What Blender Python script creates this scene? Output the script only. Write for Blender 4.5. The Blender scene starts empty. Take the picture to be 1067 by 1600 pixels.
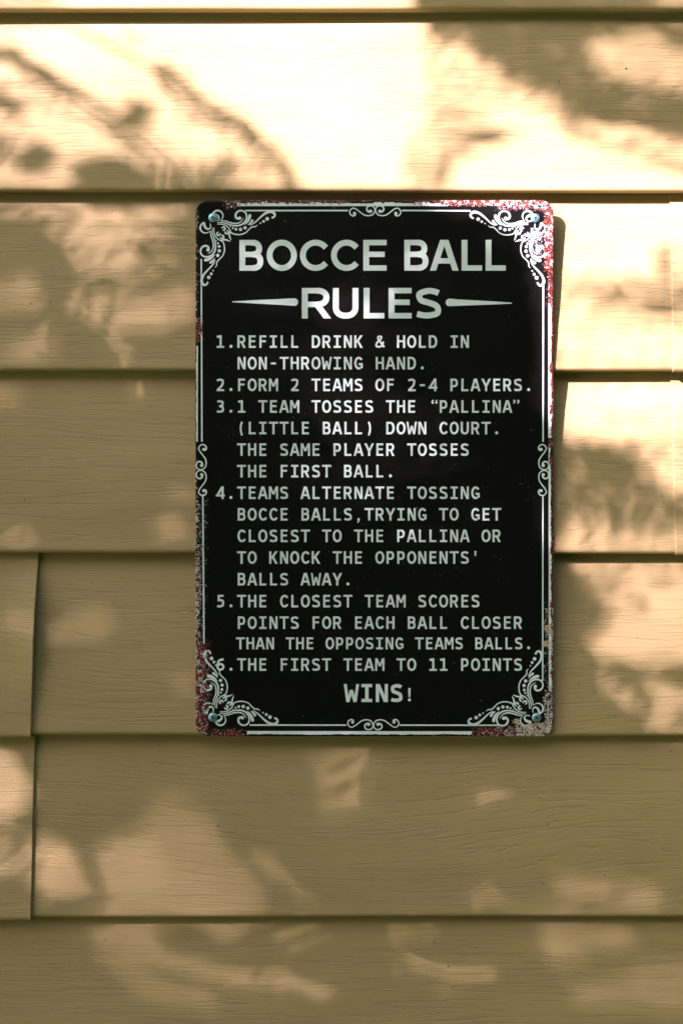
import bpy, bmesh, math, random
from mathutils import Vector, Matrix
from mathutils.geometry import delaunay_2d_cdt

# ---------------------------------------------------------------- camera, sky, sun, exposure
S = 0.364e-3                      # metres on the wall per photograph pixel
CAM_D = 1.05
EYE = 1.5
sc = bpy.context.scene
COL = sc.collection
cam = bpy.data.cameras.new("camera"); cam_o = bpy.data.objects.new("camera", cam); COL.objects.link(cam_o)
cam_o.location = (0, -CAM_D, EYE); cam_o.rotation_euler = (math.radians(90), 0, 0)
cam.sensor_fit = 'HORIZONTAL'; cam.sensor_width = 24.0; cam.lens = 24.0 * CAM_D / (1067 * S)
cam.clip_start = 0.02; cam.clip_end = 500
sc.camera = cam_o

TO_SUN = Vector((-0.9, -1.0, 0.76)).normalized()
KX, KY = 0.9, 0.76
world = bpy.data.worlds.new("World"); sc.world = world; world.use_nodes = True
wn = world.node_tree.nodes; wl = world.node_tree.links
sky = wn.new('ShaderNodeTexSky'); sky.sky_type = 'NISHITA'; sky.sun_disc = False
sky.sun_elevation = math.asin(TO_SUN.z); sky.sun_rotation = math.atan2(TO_SUN.x, TO_SUN.y) % (2 * math.pi)
sky.dust_density = 3.5; sky.ozone_density = 0.5; sky.air_density = 0.6
wl.new(sky.outputs[0], wn['Background'].inputs['Color'])
wn['Background'].inputs['Strength'].default_value = 0.05
sun = bpy.data.lights.new("sun", 'SUN'); sun_o = bpy.data.objects.new("sun", sun); COL.objects.link(sun_o)
sun.energy = 5.0; sun.angle = math.radians(0.53); sun.color = (1.0, 0.77, 0.94)
sun_o.location = (-4, -4, 5); sun_o.rotation_euler = (-TO_SUN).to_track_quat('-Z', 'Y').to_euler()
sc.view_settings.view_transform = 'Standard'; sc.view_settings.look = 'None'
sc.view_settings.exposure = 2.54; sc.view_settings.gamma = 1.0

# ---------------------------------------------------------------- helpers
def X(px): return (px - 533.5) * S
def Z(py): return EYE + (800 - py) * S
def tag(o, label=None, cat=None, group=None, kind=None):
    if label: o['label'] = label
    if cat: o['category'] = cat
    if group: o['group'] = group
    if kind: o['kind'] = kind
    return o
def empty(name, loc):
    o = bpy.data.objects.new(name, None); COL.objects.link(o); o.location = loc; o.empty_display_size = .05; return o
def obj(name, verts, faces, mat, parent=None, smooth=True, loc=None):
    me = bpy.data.meshes.new(name); me.from_pydata(verts, [], faces); me.update()
    if smooth:
        for p in me.polygons: p.use_smooth = True
    o = bpy.data.objects.new(name, me); COL.objects.link(o)
    if mat: me.materials.append(mat)
    if parent: o.parent = parent
    if loc: o.location = loc
    return o
def nodes(name):
    m = bpy.data.materials.new(name); m.use_nodes = True
    nt = m.node_tree; return m, nt, nt.nodes['Principled BSDF'], nt.nodes, nt.links
def mth(N, L, op, a, b=None, c=None, clamp=False):
    n = N.new('ShaderNodeMath'); n.operation = op; n.use_clamp = clamp
    for i, v in enumerate((a, b, c)):
        if v is None: continue
        if isinstance(v, (int, float)): n.inputs[i].default_value = v
        else: L.new(v, n.inputs[i])
    return n.outputs[0]
def mixc(N, L, f, a, b):
    n = N.new('ShaderNodeMix'); n.data_type = 'RGBA'
    for i, v in ((0, f), (6, a), (7, b)):
        if isinstance(v, (int, float)): n.inputs[i].default_value = v
        elif isinstance(v, tuple): n.inputs[i].default_value = (*v, 1)
        else: L.new(v, n.inputs[i])
    return n.outputs[2]
def ramp(N, L, v, lo, hi):
    n = N.new('ShaderNodeMapRange'); n.interpolation_type = 'SMOOTHSTEP'
    L.new(v, n.inputs[0])
    for i, q in ((1, lo), (2, hi)):
        if isinstance(q, (int, float)): n.inputs[i].default_value = q
        else: L.new(q, n.inputs[i])
    return n.outputs[0]
def noise(N, L, vec, scale, detail=2, rough=.5, dist=0):
    n = N.new('ShaderNodeTexNoise'); n.inputs['Scale'].default_value = scale; n.inputs['Detail'].default_value = detail
    n.inputs['Roughness'].default_value = rough; n.inputs['Distortion'].default_value = dist
    if vec: L.new(vec, n.inputs['Vector'])
    return n.outputs['Fac']
def mapping(N, L, vec, sc_, loc=(0, 0, 0)):
    n = N.new('ShaderNodeMapping'); n.inputs['Scale'].default_value = sc_; n.inputs['Location'].default_value = loc
    L.new(vec, n.inputs['Vector']); return n.outputs[0]

# ---------------------------------------------------------------- materials
def siding_material():
    m, nt, B, N, L = nodes('tan_vinyl')
    uv = N.new('ShaderNodeUVMap'); uv.uv_map = 'grain'; P = uv.outputs[0]          # metres along the board, metres up the face
    fade = N.new('ShaderNodeAttribute'); fade.attribute_name = 'grain_depth'; fd = fade.outputs['Fac']
    sx = N.new('ShaderNodeSeparateXYZ'); L.new(P, sx.inputs[0])
    # slow drift of the grain, cathedral arches here and there
    w1 = noise(N, L, mapping(N, L, P, (4.2, 16, 1)), 1, 1.5, .5)
    w2 = noise(N, L, mapping(N, L, P, (22, 60, 1)), 1, 2, .5)
    arch = noise(N, L, mapping(N, L, P, (2.3, 9, 1), (3.7, 1.3, 0)), 1, 0, .5)
    v = mth(N, L, 'ADD', sx.outputs[1], mth(N, L, 'MULTIPLY', mth(N, L, 'SUBTRACT', w1, .5), .012))
    v = mth(N, L, 'ADD', v, mth(N, L, 'MULTIPLY', ramp(N, L, arch, .5, .9), .034))
    v = mth(N, L, 'ADD', v, mth(N, L, 'MULTIPLY', mth(N, L, 'SUBTRACT', w2, .5), .0022))
    cb = N.new('ShaderNodeCombineXYZ'); L.new(sx.outputs[0], cb.inputs[0]); L.new(v, cb.inputs[1])
    G = cb.outputs[0]
    def contour(n, width): return mth(N, L, 'SUBTRACT', 1.0, ramp(N, L, mth(N, L, 'ABSOLUTE', mth(N, L, 'SUBTRACT', n, .5)), width * .25, width))
    jit = noise(N, L, mapping(N, L, P, (420, 900, 1)), 1, 1, .5)
    G2 = N.new('ShaderNodeCombineXYZ'); L.new(sx.outputs[0], G2.inputs[0]); L.new(mth(N, L, 'ADD', v, mth(N, L, 'MULTIPLY', mth(N, L, 'SUBTRACT', jit, .5), .0011)), G2.inputs[1])
    G2 = G2.outputs[0]
    lines = contour(noise(N, L, mapping(N, L, G2, (7, 190, 1)), 1, 1, .4), .030)       # long thin grain lines
    line2 = contour(noise(N, L, mapping(N, L, G2, (16, 330, 1), (4, 7, 0)), 1, 1, .4), .034)
    fine = noise(N, L, mapping(N, L, G, (90, 1250, 1), (5, 2, 0)), 1, 2, .6)           # short hair ticks
    brk = noise(N, L, mapping(N, L, P, (16, 60, 1), (1, 8, 0)), 1, 3, .6)              # the grain comes and goes
    brk2 = noise(N, L, mapping(N, L, P, (60, 330, 1), (3, 5, 0)), 1, 2, .6)
    hair = mth(N, L, 'SUBTRACT', 1.0, ramp(N, L, fine, .30, .46))
    amt = ramp(N, L, brk, .34, .60); am2 = ramp(N, L, brk2, .36, .56)
    h = mth(N, L, 'ADD', mth(N, L, 'MULTIPLY', mth(N, L, 'MAXIMUM', lines, mth(N, L, 'MULTIPLY', line2, amt)), mth(N, L, 'MULTIPLY_ADD', am2, .8, .2)),
            mth(N, L, 'MULTIPLY', hair, mth(N, L, 'MULTIPLY_ADD', amt, .5, .12)), clamp=True)
    h = mth(N, L, 'MULTIPLY', h, fd)
    peb = noise(N, L, mapping(N, L, P, (700, 1500, 1)), 1, 2, .5)
    h2 = mth(N, L, 'ADD', mth(N, L, 'MULTIPLY', h, -1.0), mth(N, L, 'MULTIPLY', peb, .12))
    bp = N.new('ShaderNodeBump'); bp.inputs['Strength'].default_value = 1.0; bp.inputs['Distance'].default_value = .00017
    L.new(h2, bp.inputs['Height']); L.new(bp.outputs[0], B.inputs['Normal'])
    # colour: even pigment, a little weather bloom and a darker tone along the grain lines
    big = noise(N, L, mapping(N, L, P, (6, 10, 1), (9, 4, 0)), 1, 4, .6)
    c = mixc(N, L, ramp(N, L, big, .3, .75), SIDING_A, SIDING_B)
    c = mixc(N, L, mth(N, L, 'MULTIPLY', h, .07), c, (.14, .095, .05))
    sp = noise(N, L, mapping(N, L, P, (240, 260, 1)), 1, 1, .5)
    c = mixc(N, L, mth(N, L, 'MULTIPLY', ramp(N, L, sp, .775, .80), .5), c, (.08, .055, .03))
    L.new(c, B.inputs['Base Color'])
    B.inputs['Roughness'].default_value = .52; B.inputs['Specular IOR Level'].default_value = .35
    return m
SIDING_A = (.382, .290, .128); SIDING_B = (.438, .334, .155)

def sign_material(name, base, rough, spec):
    """enamel with chips: vertex colour R = how worn, G = how rusty, B = how yellow"""
    m, nt, B, N, L = nodes(name)
    tc = N.new('ShaderNodeTexCoord'); O = tc.outputs['Object']
    at = N.new('ShaderNodeAttribute'); at.attribute_name = 'wear'
    s = N.new('ShaderNodeSeparateColor'); L.new(at.outputs['Color'], s.inputs[0])
    wear, red, yel = s.outputs
    nf = noise(N, L, O, 1250, 2, .6); nm = noise(N, L, O, 330, 3, .65); nc = noise(N, L, O, 330, 4, .65, .5)
    nw = noise(N, L, O, 1600, 2, .5)
    field = mth(N, L, 'ADD', mth(N, L, 'MULTIPLY', nf, .5), mth(N, L, 'MULTIPLY', nm, .5))
    thr = mth(N, L, 'MULTIPLY_ADD', wear, -.42, .74)
    mask = ramp(N, L, mth(N, L, 'SUBTRACT', field, thr), -.012, .022)
    rthr = mth(N, L, 'MULTIPLY_ADD', red, -.44, .72)
    rmask = ramp(N, L, mth(N, L, 'SUBTRACT', nc, rthr), -.015, .02)
    pale = mixc(N, L, ramp(N, L, nw, .35, .65), (.26, .21, .20), (.74, .71, .69))
    pale = mixc(N, L, yel, pale, mixc(N, L, ramp(N, L, nw, .42, .6), (.30, .20, .04), (.66, .52, .22)))
    rust = mixc(N, L, ramp(N, L, nm, .35, .65), (.045, .006, .003), mixc(N, L, ramp(N, L, noise(N, L, O, 150, 2, .6), .5, .68), (.170, .012, .004), (.15, .040, .010)))
    chip = mixc(N, L, rmask, pale, rust)
    # white flecks scattered through the red
    fl = ramp(N, L, nw, .62, .67)
    chip = mixc(N, L, mth(N, L, 'MULTIPLY', fl, .9), chip, (.74, .70, .66))
    # tiny dust and scratches everywhere
    d1 = noise(N, L, O, 900, 1, .5); d2 = noise(N, L, O, 60, 2, .6)
    dust = mth(N, L, 'MULTIPLY', ramp(N, L, d1, .735, .765), ramp(N, L, d2, .48, .60))
    basec = mixc(N, L, mth(N, L, 'MULTIPLY', dust, .35), base, (.5, .48, .45))
    col = mixc(N, L, mask, basec, chip)
    L.new(col, B.inputs['Base Color'])
    smg = noise(N, L, O, 26, 4, .6)
    r = mth(N, L, 'MULTIPLY_ADD', smg, .10, rough - .05)
    r = mth(N, L, 'ADD', r, mth(N, L, 'MULTIPLY', mask, .3), clamp=True)
    L.new(r, B.inputs['Roughness']); B.inputs['Specular IOR Level'].default_value = spec
    bp = N.new('ShaderNodeBump'); bp.inputs['Distance'].default_value = .00012; bp.inputs['Strength'].default_value = .6
    L.new(mth(N, L, 'ADD', mth(N, L, 'MULTIPLY', mask, -1.0), mth(N, L, 'MULTIPLY', nf, .1)), bp.inputs['Height'])
    L.new(bp.outputs[0], B.inputs['Normal'])
    return m
def simple(name, col, rough=.6, metal=0, var=None, scale=40, spec=.5):
    m, nt, B, N, L = nodes(name)
    B.inputs['Roughness'].default_value = rough; B.inputs['Metallic'].default_value = metal
    B.inputs['Specular IOR Level'].default_value = spec
    tc = N.new('ShaderNodeTexCoord')
    f = noise(N, L, tc.outputs['Object'], scale, 4, .6)
    L.new(mixc(N, L, ramp(N, L, f, .3, .7), col, var or tuple(c * .7 for c in col)), B.inputs['Base Color'])
    return m, B, N, L

M_SIDING = siding_material()
M_BLACK = sign_material('black_enamel', (.0045, .005, .004), .33, .24)
M_WHITE = sign_material('printed_white', (.72, .86, .81), .40, .40)
M_SCREW, B_, N_, L_ = simple('zinc_screw', (.40, .66, .74), .38, .75, (.25, .45, .52), 900)
M_RECESS_SHADE, *_ = simple('screw_recess_shade', (.02, .05, .065), .30, .6, (.06, .14, .18), 900)  # dark colour stands in for the shade inside the cross slots
M_DIRT, *_ = simple('dirt', (.035, .025, .015), .8)
M_CONC, *_ = simple('concrete', (.32, .31, .29), .85, 0, (.24, .235, .22), 12)
M_GRASS, *_ = simple('lawn_green', (.05, .115, .016), .8, 0, (.075, .14, .025), 3)
M_BARK, *_ = simple('bark', (.10, .075, .055), .85, 0, (.16, .13, .10), 30)
M_LEAF, B_, N_, L_ = simple('leaf_green', (.045, .115, .016), .5, 0, (.065, .14, .022), 9)
tr = N_.new('ShaderNodeBsdfTranslucent'); tr.inputs[0].default_value = (.13, .28, .02, 1)
ad = N_.new('ShaderNodeMixShader'); ad.inputs[0].default_value = .45
out = N_['Material Output']; L_.new(B_.outputs[0], ad.inputs[1]); L_.new(tr.outputs[0], ad.inputs[2]); L_.new(ad.outputs[0], out.inputs[0])

# ---------------------------------------------------------------- ground
R_ = 120
lawn = obj('lawn', [(-R_, -R_, 0), (R_, -R_, 0), (R_, R_, 0), (-R_, R_, 0)], [(0, 1, 2, 3)], M_GRASS, smooth=False)
tag(lawn, 'mown green lawn in front of the house wall', 'lawn', kind='structure')

# ---------------------------------------------------------------- clapboard wall
D = 0.0095                                            # projection of one course
LAPS = [15, 298, 579.5, 864, 1150, 1434]
while LAPS[0] > -3200: LAPS.insert(0, LAPS[0] - 284)
while Z(LAPS[-1]) > .30: LAPS.append(LAPS[-1] + 284)
k15 = LAPS.index(15)
wall = empty('clapboard_wall', (0, 0, 0))
tag(wall, 'tan vinyl clapboard house wall with embossed wood grain behind the black sign', 'wall')
def sst(a, b, x):
    x = min(max((x - a) / (b - a), 0), 1); return x * x * (3 - 2 * x)
def wob(x, r):
    return (math.sin(x * 5.3 + r * 1.7) + .6 * math.sin(x * 11.9 + r * 4.1) + .4 * math.sin(x * 23 + r * 2.9)) / 2
def profile(i, first, last):
    """one course from lap i (above) to lap i+1: list of (depth, z, t, grain)"""
    za, zb = Z(LAPS[i]), Z(LAPS[i + 1]); h = za - zb; r = .0024
    p = []
    if first: p.append((D + .0012, za + .020, -.2, 0))
    n = 26
    for k in range(n + 1):
        t = k / n
        t = 1 - (1 - t) ** 1.15
        z = za + .0008 + (zb + r - za - .0008) * t
        y = D * (1 - t) - .0007 * math.sin(math.pi * t) * (1 - .3 * t)
        p.append((y, z, t, sst(.085, .17, t) * (1 - .75 * sst(.955, .99, t))))
    for k in range(1, 7):
        a = math.pi / 2 * k / 6
        p.append((r - r * math.cos(a), zb + r - r * math.sin(a), 1 + .004 * k, .15 if k < 4 else 0))
    if last:
        p.append((D * .55, zb + .0003, 1.06, 0)); p.append((D + .004, zb + .0008, 1.08, 0))
    else:
        p.append((D * .5, zb + .0003, 1.06, 0))
    return p
def siding_panel(row, x0, x1, proud=0., drop=0., cut0=None, cut1=None, label=None):
    prof = []
    for j in (0, 1):
        prof += [(j,) + q for q in profile(row + j, j == 0, j == 1)]
    n = max(2, int((x1 - x0) / .012)); xs = [x0 + (x1 - x0) * k / n for k in range(n + 1)]
    if cut0: xs = [x0, x0 + .0008, x0 + .002, x0 + .004, x0 + .007, x0 + .0105] + xs[1:]
    if cut1: xs = xs[:-3] + [x1 - .028, x1 - .022, x1 - .016, x1 - .0105, x1 - .007, x1 - .004, x1 - .002, x1 - .0008, x1]
    n = len(xs) - 1
    V, F, UV, FD = [], [], [], []
    for c, x in enumerate(xs):
        wgt0, wgt1 = max(0, 1 - (x - x0) / .012), max(0, 1 - (x1 - x) / .03)
        for (j, y, z, t, g) in prof:
            xx, yy = x, y - proud
            if cut0: dx, dy = cut0(j, t); xx += dx * wgt0; yy += dy * wgt0 ** 2
            if cut1: dx, dy = cut1(j, t); xx += dx * wgt1; yy += dy * wgt1 ** 2
            w = wob(x, row + j * .37)
            yy += .0005 * w * min(max(t, 0), 1) + .0003 * wob(x * 2.3 + t * 2, row + 9)
            V.append((xx, yy, z - drop + .00055 * wob(x * .8, row * 2.1 + j) * (t > .5)))
            UV.append((xx + (row + j) * 3.71, z + (row + j) * 1.37)); FD.append(g)
    m = len(prof)
    for c in range(n):
        for k in range(m - 1):
            a = c * m + k; F.append((a, a + 1, a + m + 1, a + m))
    for c in (0, n):                                   # the cut edge has the thickness of the vinyl
        b = len(V)
        for k in range(m):
            v = V[c * m + k]; V.append((v[0], v[1] + .0013 + (.0 if abs(prof[k][3] - .5) < .5 else .0), v[2])); UV.append(UV[c * m + k]); FD.append(0)
        for k in range(m - 1):
            a = c * m + k; f = (a, b + k, b + k + 1, a + 1); F.append(f if c == 0 else f[::-1])
    o = obj('siding_panel', V, F, M_SIDING, wall)
    me = o.data
    uvl = me.uv_layers.new(name='grain'); at = me.attributes.new('grain_depth', 'FLOAT', 'POINT')
    at.data.foreach_set('value', FD)
    for lp in me.loops: uvl.data[lp.index].uv = UV[lp.vertex_index]
    # hard edge where the vinyl is cut
    nq = n * (m - 1)
    for p in me.polygons[nq:]: p.use_smooth = False
    if label: o['label'] = label
    return o
XW = 1.6
r = (k15 - 1) % 2
for row in range(r, len(LAPS) - 2, 2):
    q = row - (k15 - 1)                                # 0: the panel across the top of the picture
    if q == 2:                                         # seam by the right edge, right piece lies on top
        siding_panel(row, -XW, X(1049) + .03)
        siding_panel(row, X(1050), XW, .0012, .0006, cut0=lambda j, t: ((.0006 + .0012 * t * j) * (1 if j else .3), 0), label='siding panel end lapped over its neighbour with a lit cut edge')
    elif q == 4:                                       # seam by the left edge, left piece lies on top
        siding_panel(row, X(49) - .03, XW)
        siding_panel(row, -XW, X(49.5), .0016, .0014,
                     cut1=lambda j, t: ((.0028 * (1 - min(max(t, 0), 1)), -.0048 * math.sin(math.pi * min(max(t, 0), 1) ** .85) ** 2 - .0004) if j == 0 else (.0008 * (1 - t), -.0004)),
                     label='siding panel end lapped over its neighbour with a dark gap along its cut edge')
    else:
        siding_panel(row, -XW, XW)
zb = Z(LAPS[r + 2 * ((len(LAPS) - 2 - r + 1) // 2)])
def box(x0, x1, y0, y1, z0, z1):
    v = [(x, y, z) for x in (x0, x1) for y in (y0, y1) for z in (z0, z1)]
    return v, [(0, 1, 3, 2), (4, 6, 7, 5), (0, 4, 5, 1), (2, 3, 7, 6), (0, 2, 6, 4), (1, 5, 7, 3)]
obj('foundation', *box(-XW, XW, .016, .12, -.1, zb + .01), M_CONC, wall, smooth=False)
obj('sheathing', *box(-XW, XW, .016, .12, zb + .0101, Z(LAPS[r])), M_CONC, wall, smooth=False)
rnd = random.Random(4)
for (px, py, rr) in ((340, 1293, 2.0), (857, 1292, 1.7), (980.5, 102, 1.9), (701, 1515, 2.1), (848, 1381, 1.1), (631, 1411, 1.0)):
    i = max(k for k in range(len(LAPS)) if LAPS[k] < py); t = (py - LAPS[i]) / (LAPS[i + 1] - LAPS[i])
    V, F = [], []
    for a in range(8):
        q = rr * S * rnd.uniform(.7, 1.3); V.append((X(px) + q * math.cos(a * math.pi / 4), D * (1 - t) - .0004, Z(py) + q * .8 * math.sin(a * math.pi / 4)))
    V.append((X(px), D * (1 - t) - .0016, Z(py)))
    F = [(a, (a + 1) % 8, 8) for a in range(8)]
    obj('dirt_speck', V, F, M_DIRT, wall)

# ---------------------------------------------------------------- flat shapes: strokes joined into one outline
def rect(x0, y0, x1, y1): return [(x0, y0), (x1, y0), (x1, y1), (x0, y1)]
def disc(x, y, r, n=14): return [(x + r * math.cos(2 * math.pi * k / n), y + r * math.sin(2 * math.pi * k / n)) for k in range(n)]
def spline(pts, n=6):
    q = [pts[0]] + list(pts) + [pts[-1]]; o = []
    for i in range(1, len(q) - 2):
        p0, p1, p2, p3 = q[i - 1:i + 3]
        for k in range(n):
            t = k / n
            o.append(tuple(.5 * (2 * b + (c - a) * t + (2 * a - 5 * b + 4 * c - d) * t * t + (3 * b - a - 3 * c + d) * t ** 3) for a, b, c, d in zip(p0, p1, p2, p3)))
    o.append(tuple(pts[-1])); return o
def ribbon(pts, w, closed=False, caps=False):
    """quads along a smooth line; w is a number or a list of widths spread along it"""
    n = len(pts); Lf, Rt = [], []
    def width(i):
        if isinstance(w, (int, float)): return w / 2
        f = i / max(n - 1, 1) * (len(w) - 1); k = min(int(f), len(w) - 2); return (w[k] + (w[k + 1] - w[k]) * (f - k)) / 2
    for i in range(n):
        a = pts[(i - 1) % n] if closed or i else pts[0]; b = pts[(i + 1) % n] if closed or i < n - 1 else pts[-1]
        dx, dy = b[0] - a[0], b[1] - a[1]; l = math.hypot(dx, dy) or 1e-9; h = width(i)
        Lf.append((pts[i][0] - dy / l * h, pts[i][1] + dx / l * h)); Rt.append((pts[i][0] + dy / l * h, pts[i][1] - dx / l * h))
    P = []
    for i in range(n if closed else n - 1):
        j = (i + 1) % n; P.append([Lf[i], Lf[j], Rt[j], Rt[i]])
    if caps:
        P.append(disc(*pts[0], width(0) * .98, 12)); P.append(disc(*pts[-1], width(n - 1) * .98, 12))
    return P
def ell(cx, cy, rx, ry, a0, a1, n=14, pw=1.0):
    o = []
    for k in range(n + 1):
        a = math.radians(a0 + (a1 - a0) * k / n); c, s = math.cos(a), math.sin(a)
        o.append((cx + rx * math.copysign(abs(c) ** pw, c), cy + ry * math.copysign(abs(s) ** pw, s)))
    return o
def diag(xa, ya, xb, yb, t):
    h = t / 2 * math.hypot(xb - xa, yb - ya) / abs(yb - ya)
    return [(xa - h, ya), (xa + h, ya), (xb + h, yb), (xb - h, yb)]
def union(polys):
    V, F = [], []
    for p in polys:
        a = sum(p[i][0] * p[(i + 1) % len(p)][1] - p[(i + 1) % len(p)][0] * p[i][1] for i in range(len(p)))
        if abs(a) < 1e-3: continue
        if a < 0: p = p[::-1]
        b = len(V); V += [Vector(q) for q in p]; F.append(list(range(b, b + len(p))))
    v, e, f, ov, oe, of = delaunay_2d_cdt(V, [], F, 0, 1e-4)
    box_ = [(min(V[i].x for i in q), max(V[i].x for i in q), min(V[i].y for i in q), max(V[i].y for i in q), [(V[i].x, V[i].y) for i in q]) for q in F]
    x0 = min(q[0] for q in box_); x1 = max(q[1] for q in box_); cell = max((x1 - x0) / 40, 1e-6); bins = {}
    for q in box_:
        for i in range(int((q[0] - x0) / cell), int((q[1] - x0) / cell) + 1): bins.setdefault(i, []).append(q)
    def inside(x, y):
        for (a, b, c, d, p) in bins.get(int((x - x0) / cell), ()):
            if a <= x <= b and c <= y <= d:
                w = False; j = len(p) - 1
                for i in range(len(p)):
                    (xi, yi), (xj, yj) = p[i], p[j]
                    if (yi > y) != (yj > y) and x < (xj - xi) * (y - yi) / (yj - yi) + xi: w = not w
                    j = i
                if w: return True
        return False
    G = [tuple(t) for t in f if inside(sum(v[i].x for i in t) / 3, sum(v[i].y for i in t) / 3)]
    return [tuple(q) for q in v], G

def glyph(c, w, h, t):
    """convex pieces of one capital, box 0..w by 0..h, stroke t"""
    hw = t * .53; m = h * .53; P = []
    th = t * .92                                        # horizontals a touch thinner
    def bowl(x, y0, y1, xr, n=10): return ribbon(ell(x, (y0 + y1) / 2, xr - x - t / 2, (y1 - y0) / 2, 90, -90, n, .88), t)
    if c == 'A':
        P += [diag(hw, 0, w / 2 - t * .18, h, t), diag(w - hw, 0, w / 2 + t * .18, h, t), rect(w * .2, h * .23, w * .8, h * .23 + th)]
    elif c == 'B':
        P += [rect(0, 0, t, h), rect(t * .5, h - th, w * .55, h), rect(t * .5, m - th / 2, w * .6, m + th / 2), rect(t * .5, 0, w * .58, th)]
        P += bowl(w * .54, m, h - th / 2, w * .95) + bowl(w * .57, th / 2, m, w)
    elif c in 'CG':
        a = 37
        P += ribbon(ell(w * (.56 if c == 'C' else .53), h / 2, w * (.56 if c == 'C' else .53) - t / 2, h / 2 - th / 2, a, 360 - (a if c == 'C' else 62), 22, .96 if t < 7 else 1), t)
        if c == 'G': P += [rect(w - t, h * .10, w, h * .50), rect(w * .52, h * .50 - th, w - t * .5, h * .50)]
    elif c == 'D':
        P += [rect(0, 0, t, h), rect(t * .5, h - th, w * .42, h), rect(t * .5, 0, w * .42, th)]
        P += ribbon(ell(w * .40, h / 2, w * .60 - t / 2, h / 2 - th / 2, 90, -90, 16, .86), t)
    elif c in 'EFL':
        P += [rect(0, 0, t, h)]
        if c != 'L': P += [rect(t * .5, h - th, w, h), rect(t * .5, m - th / 2, w * .92, m + th / 2)]
        if c != 'F': P += [rect(t * .5, 0, w, th)]
    elif c == 'H': P += [rect(0, 0, t, h), rect(w - t, 0, w, h), rect(t * .5, m - th / 2, w - t * .5, m + th / 2)]
    elif c == 'I': P += [rect(w / 2 - t / 2, 0, w / 2 + t / 2, h), rect(0, 0, w, th), rect(0, h - th, w, h)]
    elif c == 'K': P += [rect(0, 0, t, h), diag(t * .95, h * .40, w - hw * 1.15, h, t), diag(w * .42, h * .55, w - hw * 1.1, 0, t)]
    elif c == 'M':
        P += [rect(0, 0, t * .92, h), rect(w - t * .92, 0, w, h), diag(t * .62, h, w / 2, h * .36, t * .86), diag(w - t * .62, h, w / 2, h * .36, t * .86)]
    elif c == 'N': P += [rect(0, 0, t * .94, h), rect(w - t * .94, 0, w, h), diag(t * .62, h, w - t * .62, 0, t * .98)]
    elif c == 'O': P += ribbon(ell(w / 2, h / 2, w / 2 - t / 2, h / 2 - th / 2, 0, 360, 30, .95 if t < 7 else 1)[:-1], t, True)
    elif c in 'PR':
        mm = h * (.40 if c == 'P' else .46)
        P += [rect(0, 0, t, h), rect(t * .5, h - th, w * .55, h), rect(t * .5, mm - th / 2, w * .55, mm + th / 2)]
        P += bowl(w * .52, mm, h - th / 2, w * (.98 if c == 'P' else .95))
        if c == 'R': P += [diag(w * .52, mm, w - hw * 1.1, 0, t)]
    elif c == 'S':
        P += ribbon(spline([(w * .90, h * .83), (w * .74, h - t * .62), (w * .50, h - t / 2), (w * .20, h - t * .85), (t / 2 + w * .01, h * .745), (w * .22, h * .59), (w * .50, h * .52),
                            (w * .80, h * .42), (w - t / 2, h * .27), (w * .82, t * .8), (w * .50, t / 2), (w * .24, t * .58), (w * .05, h * .15)], 4), t)
    elif c == 'T': P += [rect(w / 2 - t / 2, 0, w / 2 + t / 2, h), rect(0, h - th, w, h)]
    elif c == 'U':
        P += [rect(0, h * .36, t, h), rect(w - t, h * .36, w, h)] + ribbon(ell(w / 2, h * .37, w / 2 - t / 2, h * .37 - th / 2, 180, 360, 14, .88), t)
    elif c == 'W':
        s = t * .84
        P += [diag(s * .5, h, w * .26, 0, s), diag(w * .27, 0, w * .5, h * .68, s), diag(w * .73, 0, w * .5, h * .68, s), diag(w - s * .5, h, w * .74, 0, s)]
    elif c == 'Y': P += [diag(w / 2 - t * .05, h * .40, hw, h, t), diag(w / 2 + t * .05, h * .40, w - hw, h, t), rect(w / 2 - t / 2, 0, w / 2 + t / 2, h * .46)]
    elif c == '1': P += [rect(w * .54 - t / 2, 0, w * .54 + t / 2, h), rect(w * .04, 0, w, th), [(w * .06, h * .80), (w * .54, h - th * 1.25), (w * .54, h), (w * .44, h), (w * .06, h * .80 + th * 1.05)]]
    elif c == '2': P += ribbon(spline([(w * .08, h * .84), (w * .28, h - t * .62), (w * .5, h - t / 2), (w * .80, h - t * .9), (w - t / 2 - w * .05, h * .70), (w * .72, h * .47), (w * .40, h * .24), (w * .16, t * .7)], 4), t) + [rect(w * .04, 0, w, th)]
    elif c == '3':
        P += ribbon(spline([(w * .12, h * .90), (w * .42, h - t / 2), (w * .78, h - t * .8), (w - t / 2 - w * .06, h * .75), (w * .74, h * .575), (w * .36, h * .525)], 4), t)
        P += ribbon(spline([(w * .36, h * .525), (w * .76, h * .47), (w - t / 2, h * .28), (w * .78, t * .8), (w * .42, t / 2), (w * .06, h * .10)], 4), t)
    elif c == '4': P += [rect(w * .64, 0, w * .64 + t, h), rect(0, h * .20, w, h * .20 + th), diag(hw, h * .24, w * .64 + t * .45, h, t)]
    elif c == '5':
        P += [rect(w * .14, h - th, w * .92, h), rect(w * .14, h * .50, w * .14 + t, h)]
        P += ribbon(spline([(w * .16, h * .555), (w * .5, h * .575), (w * .84, h * .51), (w - t / 2, h * .31), (w * .80, t * .85), (w * .45, t / 2), (w * .08, h * .10)], 4), t)
    elif c == '6':
        P += ribbon(ell(w * .52, h * .31, w * .48 - t / 2, h * .31 - t / 2, 0, 360, 20)[:-1], t, True)
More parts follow.
